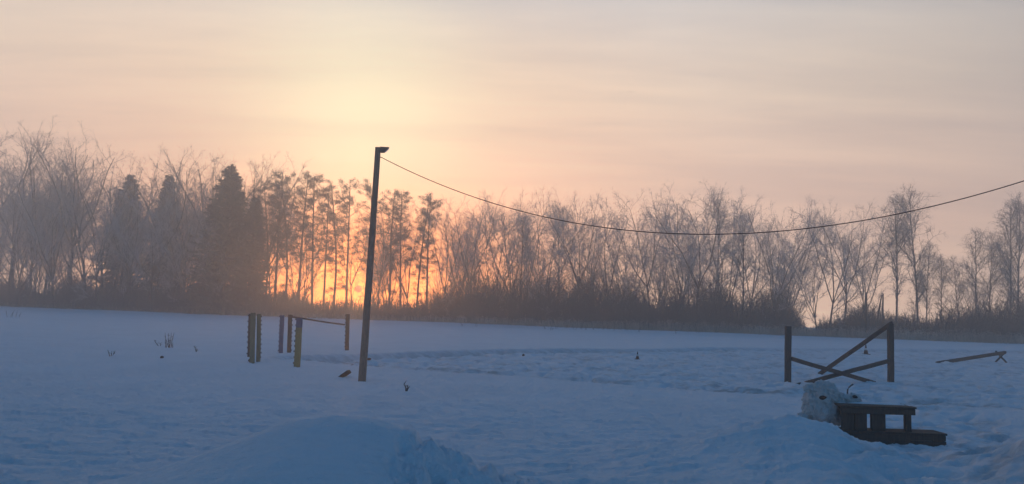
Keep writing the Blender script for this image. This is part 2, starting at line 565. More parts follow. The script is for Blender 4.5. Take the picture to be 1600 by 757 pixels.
# ------------------------------------------------------------------ trees
def norm(v):
    l = math.sqrt(v[0]*v[0]+v[1]*v[1]+v[2]*v[2]) or 1.0
    return (v[0]/l, v[1]/l, v[2]/l)
def perp_dir(d, ang, az, rnd):
    d = Vector(d)
    ref = Vector((0, 0, 1)) if abs(d.z) < 0.95 else Vector((1, 0, 0))
    u = d.cross(ref).normalized(); w = d.cross(u)
    return tuple((d*math.cos(ang) + (u*math.cos(az) + w*math.sin(az))*math.sin(ang)).normalized())

class Segs:
    def __init__(self): self.p0, self.p1, self.r0, self.r1 = [], [], [], []
    def add(self, a, b, ra, rb):
        self.p0.append(a); self.p1.append(b); self.r0.append(ra); self.r1.append(rb)
    def mesh(self, name, sides, mat, smooth=False):
        V, F = segs_mesh(name, self.p0, self.p1, self.r0, self.r1, sides)
        me = np_mesh(name, V, F, smooth)
        me.materials.append(mat)
        return me

def walk(rnd, p, d, length, n, wander, lift):
    pts, dirs = [p], [d]
    s = length/n
    for _ in range(n):
        d = norm((d[0]+rnd.gauss(0, wander), d[1]+rnd.gauss(0, wander), d[2]+rnd.gauss(0, wander)+lift))
        p = (p[0]+d[0]*s, p[1]+d[1]*s, p[2]+d[2]*s)
        pts.append(p); dirs.append(d)
    return pts, dirs

def broadleaf(seed, H=20.0, fork=0.38, spread=0.55, stems=4, fine=1.0, trunk_r=0.21, birch=False):
    rnd = random.Random(seed)
    trunk, limbs, twigs = [], Segs(), Segs()
    def emit(S, pts, r0, r1):
        n = len(pts)-1
        for i in range(n):
            S.add(pts[i], pts[i+1], r0+(r1-r0)*i/n, r0+(r1-r0)*(i+1)/n)
    def twig(p, d, L, depth):
        pts, dirs = walk(rnd, p, d, L, 2, 0.22, 0.04 if not birch else -0.05)
        emit(twigs, pts, (0.006 if birch else 0.009) if depth else (0.009 if birch else 0.012), 0.005)
        if depth == 0:
            for k in range(rnd.randint(2, 4)):
                i = rnd.choice((1, 1, 2))
                twig(pts[i], perp_dir(dirs[i], rnd.uniform(0.4, 0.9), rnd.uniform(0, 6.28), rnd), L*rnd.uniform(0.4, 0.75), 1)
    def branch(p, d, L, r, level):
        n = 6 if level == 1 else 4
        pts, dirs = walk(rnd, p, d, L, n, 0.13 if level == 1 else 0.19, (0.09 if level == 1 else 0.06))
        emit(limbs if level == 1 else twigs, pts, r, max(r*0.28, 0.016))
        if level == 1:
            kids = int(L*1.15*fine)+3
            for k in range(kids):
                f = rnd.uniform(0.18, 1.0)
                i = min(int(f*n), n-1); q = f*n-i
                pos = tuple(pts[i][c]*(1-q)+pts[i+1][c]*q for c in range(3))
                branch(pos, perp_dir(dirs[i], rnd.uniform(0.45, 0.95), rnd.uniform(0, 6.28), rnd),
                       (0.18+0.25*(1-f*0.6))*L*rnd.uniform(0.6, 1.15)+0.4, r*(1-0.7*f)*0.48+0.010, 2)
        else:
            kids = int(L*2.4*fine)+2
            for k in range(kids):
                f = rnd.uniform(0.15, 1.0)
                i = min(int(f*n), n-1); q = f*n-i
                pos = tuple(pts[i][c]*(1-q)+pts[i+1][c]*q for c in range(3))
                twig(pos, perp_dir(dirs[i], rnd.uniform(0.4, 1.0), rnd.uniform(0, 6.28), rnd), rnd.uniform(0.5, 1.15)*(0.6+0.4*min(1, L/2.5)), 0)
    if birch:
        pts, dirs = walk(rnd, (0, 0, -0.3), (rnd.gauss(0, .02), rnd.gauss(0, .02), 1), H+0.3, 14, 0.022, 0.06)
        tr = [trunk_r*(1-0.93*(i/14))+0.012 for i in range(15)]
        nb = int(H*2.1)
        for k in range(nb):
            f = 0.24+0.74*(k+rnd.random())/nb
            i = min(int(f*14), 13); q = f*14-i
            pos = tuple(pts[i][c]*(1-q)+pts[i+1][c]*q for c in range(3))
            L = H*(0.20*math.sin(math.pi*min(1, (f-0.16)/0.84))**0.8+0.03)*rnd.uniform(0.7, 1.1)
            branch(pos, perp_dir(dirs[i], rnd.uniform(0.45, 0.8), rnd.uniform(0, 6.28), rnd), L, 0.018+0.05*(1-f), 1)
    else:
        hf = H*fork
        pts, dirs = walk(rnd, (0, 0, -0.3), (rnd.gauss(0, .05), rnd.gauss(0, .05), 1), hf+0.3, 6, 0.045, 0.05)
        tr = [trunk_r*(1.0-0.30*(i/6)) for i in range(7)]
        tr[0] *= 1.25
        az0 = rnd.uniform(0, 6.28)
        for k in range(stems):
            ang = spread*rnd.uniform(0.35, 1.0) if k else spread*0.2
            L = (H-hf)*rnd.uniform(0.82, 1.08)/max(0.72, math.cos(ang*0.8))
            branch(pts[-1], perp_dir(dirs[-1], ang, az0+6.283*k/stems+rnd.uniform(-.4, .4), rnd), L, trunk_r*0.62*rnd.uniform(0.7, 1), 1)
        for k in range(rnd.randint(3, 5)):
            i = rnd.randint(2, 5)
            branch(pts[i], perp_dir(dirs[i], rnd.uniform(0.6, 1.05), rnd.uniform(0, 6.28), rnd), H*rnd.uniform(0.16, 0.34), trunk_r*0.32, 1)
    bm = bmesh.new()
    tube_into(bm, pts, tr, 9)
    return bm, limbs, twigs

def needles_mesh(cs, ds, ls, ws, rng):
    """thin kite-shaped needle sprays (two triangles each) at centres cs along ds"""
    cs, ds = np.asarray(cs, float), np.asarray(ds, float)
    ls, ws = np.asarray(ls)[:, None], np.asarray(ws)[:, None]
    ds /= np.linalg.norm(ds, axis=1, keepdims=True)
    rv = rng.normal(size=cs.shape)
    s = np.cross(ds, rv); s /= np.linalg.norm(s, axis=1, keepdims=True)
    V = np.stack([cs, cs+ds*ls*0.5+s*ws*0.5, cs+ds*ls, cs+ds*ls*0.5-s*ws*0.5], 1).reshape(-1, 3)
    F = np.arange(len(V)).reshape(-1, 4)
    return V, F

def pine(seed, H=16.0):
    rnd, rng = random.Random(seed), np.random.default_rng(seed)
    limbs = Segs(); C, Dd, L, W = [], [], [], []
    pts, dirs = walk(rnd, (0, 0, -0.3), (rnd.gauss(0, .03), rnd.gauss(0, .03), 1), H+0.3, 12, 0.025, 0.05)
    tr = [0.15*(1-0.85*i/12)+0.02 for i in range(13)]
    nb = int(H*3.3)
    for k in range(nb):
        f = 0.16+0.82*(k+rnd.random())/nb
        if f < 0.40 and rnd.random() < 0.45: continue
        i = min(int(f*12), 11); q = f*12-i
        pos = tuple(pts[i][c]*(1-q)+pts[i+1][c]*q for c in range(3))
        ln = (0.4+1.55*math.sin(math.pi*min(1, max(0.08, (1.06-f)/0.8)))**0.8)*rnd.uniform(0.45, 1.15)
        az = rnd.uniform(0, 6.28)
        d = norm((math.cos(az), math.sin(az), rnd.uniform(-0.05, 0.55)*(0.4+f)))
        bp, bd = walk(rnd, pos, d, ln, 3, 0.16, 0.10)
        for a in range(3):
            limbs.add(bp[a], bp[a+1], 0.035-0.009*a, 0.026-0.009*a)
        if f < 0.34 and rnd.random() < 0.6: continue       # dead lower stubs
        for t in range(rnd.randint(4, 7)):
            e = rnd.choice((1, 2, 3, 3))
            td = perp_dir(bd[e], rnd.uniform(0.2, 1.1), rnd.uniform(0, 6.28), rnd)
            tl = rnd.uniform(0.2, 0.55)
            tip = tuple(bp[e][c]+td[c]*tl for c in range(3))
            limbs.add(bp[e], tip, 0.014, 0.008)
            n = rnd.randint(36, 60)
            cc = rng.normal(size=(n, 3))*np.array([0.16, 0.16, 0.10])+np.array(tip)
            dd = rng.normal(size=(n, 3))*0.7+np.array([0, 0, 0.45])+np.array(td)*0.6
            C.append(cc); Dd.append(dd); L.append(rng.uniform(0.12, 0.28, n)); W.append(rng.uniform(0.015, 0.04, n))
    bm = bmesh.new(); tube_into(bm, pts, tr, 8)
    V, F = needles_mesh(np.concatenate(C), np.concatenate(Dd), np.concatenate(L), np.concatenate(W), rng)
    return bm, limbs, (V, F)

def spruce(seed, H=16.0, wide=0.19):
    rnd, rng = random.Random(seed), np.random.default_rng(seed)
    limbs = Segs(); C, Dd, L, W = [], [], [], []
    pts, dirs = walk(rnd, (0, 0, -0.3), (0, 0, 1), H+0.3, 10, 0.012, 0.05)
    tr = [0.19*(1-0.92*i/10)+0.012 for i in range(11)]
    z = 0.5
    while z < H-0.15:
        f = z/H
        for k in range(4):
            az = rnd.uniform(0, 6.283)
            lob = 1+0.20*math.sin(az*2+seed)+0.10*math.sin(z*0.9+az*3)
            ln = H*wide*min(0.88, (1-f)**0.70)*rnd.uniform(0.45+0.25*f, 1.12)*lob+0.18
            zz = min(H-0.1, z+rnd.uniform(-.2, .2))
            i = min(int(zz/H*10), 9)
            pos = (pts[i][0], pts[i][1], zz)
            d = norm((math.cos(az), math.sin(az), rnd.uniform(-0.45, 0.25)+0.55*f))
            bp, bd = walk(rnd, pos, d, ln, 4, 0.12, rnd.uniform(-0.08, 0.06))
            for a in range(4):
                limbs.add(bp[a], bp[a+1], 0.026-0.005*a, 0.021-0.005*a)
            n = int(ln*44)+12
            tt = rng.uniform(0.12, 1.0, n)
            ia = np.minimum((tt*4).astype(int), 3); q = (tt*4-ia)[:, None]
            bpn, bdn = np.array(bp), np.array(bd)
            base = bpn[ia]*(1-q)+bpn[ia+1]*q
            sd = np.cross(bdn[ia], np.array([0, 0, 1.0]))*rng.choice([-1, 1], n)[:, None]
            dd = bdn[ia]*0.8+sd*rng.uniform(0.2, 1.0, (n, 1))+np.array([0, 0, 1.0])*rng.normal(-0.42, 0.55, (n, 1))
            C.append(base); Dd.append(dd)
            L.append(rng.uniform(0.18, 0.5, n)*(0.5+0.5*min(1, ln))); W.append(rng.uniform(0.05, 0.12, n))
        z += rnd.uniform(0.10, 0.20)*(1-0.45*f)
    bm = bmesh.new(); tube_into(bm, pts, tr, 8)
    V, F = needles_mesh(np.concatenate(C), np.concatenate(Dd), np.concatenate(L), np.concatenate(W), rng)
    return bm, limbs, (V, F)

PROTO = {}
def store(key, H, bm, limbs, crown_me, bark, limb_mat):
    me = bpy.data.meshes.new('trunk_' + key)
    bmesh.ops.recalc_face_normals(bm, faces=bm.faces)
    bm.to_mesh(me); bm.free()
    for p in me.polygons: p.use_smooth = True
    me.materials.append(bark)
    lm = limbs.mesh('limbs_' + key, 5 if limb_mat else 4, bark, True)
    zz = np.empty(len(crown_me.vertices)*3, np.float32)
    crown_me.vertices.foreach_get('co', zz)
    PROTO[key] = (float(np.percentile(zz[2::3], 99.7)), me, lm, crown_me)
def proto_broadleaf(key, mat, bark='bark', **kw):
    bm, limbs, tw = broadleaf(**kw)
    store(key, kw.get('H', 20.0), bm, limbs, tw.mesh('twigs_' + key, 3, M[mat]), M[bark], True)
def proto_conifer(key, fn, mat, bark, **kw):
    bm, limbs, (V, F) = fn(**kw)
    me = np_mesh('needles_' + key, V, F); me.materials.append(M[mat])
    store(key, kw['H'], bm, limbs, me, M[bark], False)

proto_broadleaf('oak0', 'frost_twig', seed=1, H=24, fork=0.36, spread=0.50, stems=4, trunk_r=0.26, fine=0.85)
proto_broadleaf('oak1', 'frost_twig', seed=2, H=24, fork=0.45, spread=0.42, stems=3, trunk_r=0.23, fine=0.85)
proto_broadleaf('oak2', 'frost_twig', seed=3, H=22, fork=0.30, spread=0.60, stems=5, trunk_r=0.25, fine=0.85)
proto_broadleaf('ash0', 'twig', seed=4, H=18, fork=0.28, spread=0.55, stems=4, trunk_r=0.17)
proto_broadleaf('ash1', 'twig', seed=5, H=18, fork=0.20, spread=0.45, stems=5, trunk_r=0.16)
proto_broadleaf('ash2', 'twig', seed=6, H=17, fork=0.34, spread=0.62, stems=4, trunk_r=0.16, fine=1.1)
proto_broadleaf('ash3', 'twig', seed=16, H=17, fork=0.15, spread=0.50, stems=6, trunk_r=0.15)
proto_broadleaf('aspen0', 'twig', bark='bark', seed=7, H=19, birch=True, trunk_r=0.15)
proto_broadleaf('birch0', 'frost_twig', bark='birch', seed=8, H=18, birch=True, trunk_r=0.14)
proto_broadleaf('birch1', 'frost_twig', bark='birch', seed=9, H=17, birch=True, trunk_r=0.13, fine=1.15)
proto_conifer('pine0', pine, 'frost_needle', 'pine_bark', seed=11, H=17.0)
proto_conifer('pine1', pine, 'frost_needle', 'pine_bark', seed=12, H=17.0)
proto_conifer('pine2', pine, 'frost_needle', 'pine_bark', seed=13, H=16.0)
proto_conifer('spruce0', spruce, 'needle', 'bark', seed=14, H=17.0, wide=0.17)
proto_conifer('spruce1', spruce, 'needle', 'bark', seed=15, H=18.0, wide=0.23)

def edge_depth(px):               # distance of the field's far edge along the treeline
    return float(np.interp(px, [0, 400, 800, 1200, 1600], [104, 97, 90, 81, 74]))

trnd = random.Random(99)
TREES = []
def tree(key, px, top, back=6.0, name='bare_tree', label='', group=None, wide=1.0, rz=None, lean=0.0, cat='tree'):
    H, tm, lm, cm = PROTO[key]
    depth = edge_depth(px)+back
    g = plant(px, 490, depth)
    ptop = at(px, top, depth)
    s = (ptop.z-g.z)/H
    t = empty(name, g)
    t.rotation_euler = (trnd.gauss(0, .012), lean+trnd.gauss(0, .015), trnd.uniform(0, 6.28) if rz is None else rz)
    t.scale = (s*wide, s*wide, s)
    tag(t, label, cat, group)
    tk = link('trunk', tm, None, t)
    tag(link('limbs', lm, None, tk), kind='stuff')
    link('crown', cm, None, t)
    TREES.append(t)
    return t

ORD = 'leftmost,second,third,fourth,fifth,sixth,seventh,eighth,ninth,tenth,eleventh,twelfth,thirteenth,fourteenth,fifteenth,sixteenth,seventeenth,eighteenth'.split(',')
def row(name, cat, where, group, trees):
    """front-row trees named by their order along the row"""
    for n, (k, px, top, bk) in enumerate(sorted(trees, key=lambda q: q[1])):
        first = ORD[n] + ('' if n == 0 else ' from the left')
        tree(k, px, top, bk, name, '%s %s, %s' % (cat if cat != 'tree' else 'bare tree', where, first), group, cat=cat)
REAR = [(110, 'thin hazy bare tree in the rear rows at the far left edge', 'rear trees at the left edge'),
        (186, 'thin hazy bare tree in the rear rows left of the dim narrow spruce', 'rear trees left of the dim spruce'),
        (252, 'thin hazy bare tree in the rear rows between the dim and the pointed spruce', 'rear trees between the narrow spruces'),
        (347, 'thin hazy bare tree in the rear rows between the pointed and the largest spruce', 'rear trees left of the largest spruce'),
        (425, 'thin hazy bare tree in the rear rows between the largest spruce and the pines', 'rear trees right of the largest spruce'),
        (580, 'thin bare tree in the rear rows behind the pines left of the light pole', 'rear trees behind the left pines'),
        (690, 'thin bare tree in the rear rows behind the pines right of the light pole', 'rear trees behind the right pines'),
        (860, 'thin hazy bare tree in the rear rows just right of the pines', 'rear trees right of the pines'),
        (1050, 'thin hazy bare tree in the rear rows left of the wide forked tree', 'rear trees left of the forked tree'),
        (1252, 'thin hazy bare tree in the rear rows between the forked tree and the gap', 'rear trees left of the gap'),
        (9999, 'low hazy bare tree in the rear rows behind the two birches', 'rear trees behind the birches')]
def ztree(key, px, top, back=6.0, name='bare_tree', **kw):
    l, g = next((l, g) for m, l, g in REAR if px < m)
    return tree(key, px, top, back, name, l, g, **kw)

# the tall stand on the left
row('bare_tree', 'tree', 'in the front of the tall left stand', 'tall bare trees at the left end',
    (('oak0', 8, 203, 4), ('oak2', 45, 196, 7), ('oak1', 68, 205, 10), ('oak0', 108, 210, 6), ('oak1', 130, 243, 4),
                       ('oak2', 162, 248, 9), ('ash0', 205, 262, 12), ('oak1', 225, 246, 8), ('oak2', 283, 238, 7), ('oak0', 312, 233, 11),
                       ('oak2', 398, 236, 9), ('oak1', 372, 246, 14), ('ash1', 85, 262, 3), ('ash3', 28, 270, 2), ('ash0', 150, 285, 2)
)
    )
for k, px, top, bk in (('ash3', 290, 300, 3), ('ash1', 190, 300, 3), ('ash2', 236, 310, 3), ('oak1', 172, 290, 5), ('ash3', 330, 330, 2), ('ash1', 55, 300, 5), ('ash0', 120, 290, 8), ('oak1', 20, 250, 12), ('ash1', 268, 290, 12), ('oak1', 180, 255, 6), ('oak2', 207, 252, 7), ('oak0', 243, 246, 6), ('oak2', 264, 243, 8), ('oak0', 336, 244, 8), ('oak1', 356, 248, 7), ('oak0', -30, 205, 8)):
    ztree(k, px, top, bk)
tree('spruce0', 186, 275, 13, 'spruce_tree', 'dim narrow spruce left of the pointed spruce in the tree line', None, 1.15, cat='spruce')
tree('spruce0', 252, 275, 10, 'spruce_tree', 'dark pointed spruce standing clear between two bare trees on the left', None, 1.1, cat='spruce')
tree('spruce1', 347, 262, 3, 'spruce_tree', 'largest and darkest spruce, broad to the ground, left of the pines', None, 1.25, cat='spruce')
tree('spruce0', 388, 310, 4, 'spruce_tree', 'small dark spruce on the right flank of the largest spruce', None, 1.2, cat='spruce')
tree('spruce0', 322, 318, 5, 'spruce_tree', 'small dark spruce on the left flank of the largest spruce', None, 1.15, cat='spruce')
# pines in front of the sun
row('pine_tree', 'pine', 'in the row of pines in front of the rising sun', 'pines in front of the sun',
    (('pine0', 428, 268, 5), ('pine1', 446, 275, 9), ('pine2', 464, 268, 4), ('pine0', 487, 273, 8), ('pine1', 521, 284, 5),
                       ('pine2', 541, 279, 9), ('pine1', 574, 284, 6), ('pine2', 607, 297, 5), ('pine0', 626, 299, 9), ('pine1', 650, 303, 5),
                       ('pine2', 666, 305, 8), ('pine0', 505, 300, 12), ('pine1', 414, 285, 6)))
for k, px, top, bk in (('ash1', 470, 330, 12), ('ash0', 590, 300, 12), ('ash2', 550, 330, 14), ('ash1', 640, 320, 14)):
    tree(k, px, top, bk, 'bare_tree', 'thin bare tree standing among the pines near the sun', 'bare trees among the pines')
# middle
row('bare_tree', 'tree', 'in the thicket under the sagging cable', 'bare trees in the middle of the tree line',
    (('ash0', 688, 306, 5), ('ash1', 712, 303, 8), ('ash2', 738, 298, 5), ('ash3', 768, 308, 7), ('ash1', 797, 298, 5),
                       ('ash0', 818, 297, 8), ('ash3', 846, 304, 5), ('aspen0', 872, 318, 8), ('ash2', 899, 297, 5), ('ash1', 925, 310, 8),
                       ('ash0', 955, 312, 6), ('ash3', 985, 318, 8), ('aspen0', 812, 335, 4), ('ash2', 1018, 290, 7)))
tree('ash2', 1085, 291, 4, 'bare_tree', 'wide bare tree with a spreading forked crown over the low point of the cable', None, 1.25, rz=0.6)
row('bare_tree', 'tree', 'in the clump just left of the bright gap', 'bare trees left of the gap',
    (('ash1', 1060, 292, 9), ('aspen0', 1122, 300, 9), ('ash3', 1140, 297, 6), ('ash0', 1168, 318, 9), ('ash1', 1205, 314, 5),
                       ('ash3', 1228, 318, 8), ('aspen0', 1160, 330, 4)))
# right of the gap
row('bare_tree', 'tree', 'in the clump just right of the bright gap', 'bare trees right of the gap',
    (('ash1', 1278, 378, 4), ('ash0', 1296, 309, 3), ('ash2', 1318, 312, 7), ('ash1', 1345, 330, 9)))
tree('birch0', 1399, 309, 5, 'birch_tree', 'shorter of the two slim birches rising above the leaning rails', None, 1.0, cat='birch')
tree('birch1', 1433, 288, 6, 'birch_tree', 'tallest slim birch on the right, its tip above the cable', None, 1.0, cat='birch')
tree('birch0', 1445, 378, 5, 'birch_tree', 'short thin birch close against the tallest birch', None, 0.9, cat='birch')
row('birch_tree', 'birch', 'among the faint birches at the far right end', 'faint birches at the right end',
    (('birch1', 1472, 398, 10), ('birch0', 1522, 358, 9), ('birch1', 1546, 362, 12), ('birch0', 1576, 318, 8), ('birch1', 1594, 303, 10),
                       ('birch0', 1500, 400, 14)))
# second and third rows behind, thinner to the right
for k in range(58):
    px = trnd.uniform(-20, 1240) if k < 52 else trnd.uniform(-10, 300)
    if 430 < px < 690 and trnd.random() < 0.55: continue
    lim = np.interp(px, [0, 110, 200, 420, 700, 1000, 1240], [235, 250, 285, 285, 330, 335, 340])
    ztree(trnd.choice(('ash0', 'ash1', 'ash2', 'ash3', 'aspen0', 'oak1')), px, lim+trnd.uniform(0, 70), trnd.uniform(14, 34))
for k in range(3):
    ztree(trnd.choice(('ash1', 'ash3', 'birch1')), trnd.uniform(1285, 1600), trnd.uniform(395, 430), trnd.uniform(12, 30))

# the leaning dead trunk and the snags right of the gap
def snag(px0, y0, px1, y1, depth, r, label, name='dead_trunk'):
    a, b = plant(px0, y0, depth), at(px1, y1, depth)
    bm = bmesh.new()
    d = b-a
    tube_into(bm, [(-0.25*d.normalized()), d*0.3+Vector((0.05, 0, 0)), d*0.65-Vector((0.04, 0, 0)), d], [r*1.1, r, r*0.8, r*0.5], 8)
    o = bm_done(bm, name, M['bark'], None, True)
    o.location = a
    return tag(o, label, 'dead trunk')
snag(1353, 512, 1354, 457, 80, 0.16, 'upright bare dead trunk left of the leaning trunk, right of the gap')
snag(1366, 512, 1378, 461, 80.6, 0.13, 'dead trunk leaning to the right against an upright snag')
snag(1379, 512, 1380, 459, 80, 0.13, 'upright dead snag that the leaning trunk rests against')

# ------------------------------------------------------------------ undergrowth, dry grass
def brush_mass(name, n, seed, px_range, hfun, back, mat, kinds=9, r=0.016):
    rng = np.random.default_rng(seed)
    px = rng.uniform(px_range[0], px_range[1], n)
    dep = np.interp(px, [0, 400, 800, 1200, 1600], [104, 97, 90, 81, 74])+rng.uniform(back[0], back[1], n)
    xs = (px-800)/FPX*dep*1.004
    zs = ground_h(xs, dep, False)
    clump = 0.72+0.9*fbm(px*0.021, dep*0.16, 3)
    h = (np.array([hfun(p) for p in px])*rng.uniform(0.6, 1.05, n)*np.clip(clump, 0.5, 1.15))[:, None]
    base = np.stack([xs, dep, zs-0.05], 1)
    d = np.concatenate([rng.normal(0, .20, (n, 2)), np.ones((n, 1))], 1)
    d /= np.linalg.norm(d, axis=1, keepdims=True)
    mid = base+d*h*0.5
    d2 = d+np.concatenate([rng.normal(0, .22, (n, 2)), np.full((n, 1), 0.1)], 1)
    d2 /= np.linalg.norm(d2, axis=1, keepdims=True)
    tip = mid+d2*h*0.5
    P0, P1 = [base, mid], [mid, tip]
    R0, R1 = [np.full(n, r*1.5), np.full(n, r)], [np.full(n, r), np.full(n, r*0.5)]
    for k in range(kinds):
        f = rng.uniform(0.12, 1, (n, 1))
        p = np.where(f < .5, base+(mid-base)*f*2, mid+(tip-mid)*(f*2-1))
        q = p+(d2*0.7+rng.normal(0, .55, (n, 3)))*h*rng.uniform(0.10, 0.26, (n, 1))
        P0.append(p); P1.append(q); R0.append(np.full(n, r*0.8)); R1.append(np.full(n, r*0.4))
    V, F = segs_mesh(name, np.concatenate(P0), np.concatenate(P1), np.concatenate(R0), np.concatenate(R1), 3)
    return tag(link(name, np_mesh(name, V, F), M[mat]), kind='stuff')
hb = lambda px: float(np.interp(px, [0, 200, 420, 540, 600, 690, 740, 860, 950, 1100, 1235, 1246, 1262, 1280, 1330, 1400, 1480, 1600, 1700],
                                    [4.6, 4.6, 4.4, 2.5, 2.7, 4.8, 7.8, 7.4, 6.4, 6.0, 5.6, 2.8, 0.9, 2.0, 4.4, 2.6, 3.6, 5.4, 5.4]))
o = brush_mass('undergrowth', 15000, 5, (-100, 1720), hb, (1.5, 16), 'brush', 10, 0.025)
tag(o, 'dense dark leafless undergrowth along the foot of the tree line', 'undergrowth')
def grass_mass():
    rng = np.random.default_rng(8)
    S = Segs()
    n = 15000
    px = rng.uniform(-100, 1740, n)
    dens = np.interp(px, [-100, 300, 620, 900, 1240, 1740], [0.25, 0.15, 0.45, 1.0, 1.0, 1.0])
    keep = rng.random(n) < dens
    for p in px[keep]:
        dep = edge_depth(p)+rng.gamma(1.6, 1.0)-0.6
        x = at(p, 490, dep).x
        z = gz0(x, dep)
        h = rng.uniform(0.3, 1.3)*(0.55+0.9*abs(float(gnoise(np.array([p*0.045]), np.array([dep*0.7]))[0])))*float(np.interp(p, [0, 700, 1000, 1600], [0.5, 0.8, 1.0, 1.1]))
        b = np.array([x, dep, z-0.03])
        t = b+np.array([rng.normal(0, .16)*h, rng.normal(0, .16)*h, h])
        t2 = t+np.array([rng.normal(0, .25)*h, rng.normal(0, .2)*h, 0.12*h])
        S.add(b, t, 0.015, 0.010); S.add(t, t2, 0.016, 0.006)
    o = tag(link('dry_grass', S.mesh('dry_grass', 3, M['dry_grass'])), kind='stuff')
    tag(o, 'pale dry frosted grass along the far edge of the snow field', 'grass')
_gx = {}
def gz0(x, y):
    return float(ground_h(np.array([x]), np.array([y]), False)[0])
grass_mass()

# ------------------------------------------------------------------ dry weeds poking through the snow
def weed(px, py, stems, label, group=None, name='dry_weed'):
    """stems: (dx pixels at base, dx pixels at tip, height pixels)"""
    g = stand(px, py)
    k = g.y/FPX
    bm = bmesh.new()
    rnd = random.Random(int(px*7+py))
    for b, t, h in stems:
        a = Vector((b*k, rnd.uniform(-.05, .05), -0.05)); c = Vector((t*k, rnd.uniform(-.1, .1), h*k))
        m = a.lerp(c, 0.5)+Vector((rnd.uniform(-.02, .02), 0, 0.01))
        tube_into(bm, [a, m, c], [0.013, 0.011, 0.006], 5)
        for q in range(3):
            f = rnd.uniform(0.35, 0.95)
            p = a.lerp(c, f)
            tube_into(bm, [p, p+Vector((rnd.uniform(-.07, .07), rnd.uniform(-.05, .05), rnd.uniform(.02, .09)))], [0.007, 0.004], 4)
    o = bm_done(bm, name, M['weed'])
    o.location = g
    return tag(o, label, 'weed', group)
weed(264, 543, [(-3, -7, 23), (-1, -3, 22), (1, 1, 23), (3, 5, 23), (-4, -4, 12), (2, -3, 14), (6, 7, 7), (0, -6, 12)], 'upright tuft of dark weed stems on the open snow left of the posts')
weed(249, 541, [(0, -9, 9), (2, 1, 4)], 'single weed stalk leaning left beside the upright tuft')
weed(306, 551, [(1, -2, 9), (0, 1, 5)], 'short bent weed stalk between the upright tuft and the posts')
weed(172, 557, [(1, -4, 9), (0, 3, 6), (2, 5, 7)], 'faint drooping weed stalks far left on the open snow')
weed(634, 612, [(0, -2, 13), (0, 2, 9), (1, 5, 7)], 'small weed sprig in the snow right of the light pole')
weed(20, 496, [(-8, -12, 10), (-2, 0, 11), (4, 6, 10), (9, 12, 9), (-5, 1, 8)], 'frosted weed clump at the far left edge of the field')
weed(652, 500, [(-6, -9, 9), (-2, -1, 11), (2, 4, 11), (6, 8, 8)], 'pale weed clump at the field edge right of the light pole')
wr = random.Random(4)
for px in [722, 742, 851, 860, 868, 884, 897, 906, 915, 926, 942, 950, 958, 968, 978, 997, 1034, 1055, 1089, 1099, 1119, 1136, 1148, 1185]:
    y0 = np.interp(px, [700, 1200], [510, 524])+wr.uniform(-2, 2)
    weed(px, y0, [(0, wr.uniform(-4, 4), wr.uniform(4, 9)), (2, wr.uniform(-2, 6), wr.uniform(3, 7))],
         'small dark weed stalk in the row along the middle of the field edge', 'weed stalks along the field edge')

# clods and chips lying on the snow
def clod(px, py, w, h, label, group=None, name='frozen_clod', cat='clod', depth=None):
    g = plant(px, py, depth) - Vector((0, 0, 0.012)) if depth else stand(px, py)
    k = g.y/FPX
    bm = bmesh.new()
    bmesh.ops.create_icosphere(bm, subdivisions=2, radius=1.0)
    rnd = random.Random(int(px*3+py))
    for v in bm.verts:
        v.co *= 1+rnd.uniform(-.28, .22)
        v.co.x *= w*k/2; v.co.y *= w*k*0.45; v.co.z *= h*k*0.6
    o = bm_done(bm, name, M['clod'], None, True)
    o.location = g+Vector((0, 0, h*k*0.3))
    return tag(o, label, cat, group)
clod(253, 560, 6, 4, 'small dark clod on the snow below the upright weed tuft')
clod(577, 563, 7, 4, 'dark clod right beside the light pole, on the track edge')
clod(597, 557, 5, 3, 'dark clod on the track, second to the right of the light pole')
clod(625, 556, 4, 3, 'dark clod on the track, farthest to the right of the light pole')
clod(550, 570, 6, 3, 'flat dark clod on the snow just left of the light pole')
clod(391, 566, 7, 5, 'dark frozen clod at the foot of the greenish post')
clod(818, 557, 4, 3, 'tiny dark clod on the far track left of the small cone')
clod(562, 650, 11, 2.0, 'dark crust of earth on the crest of the big snow mound', depth=6.82)

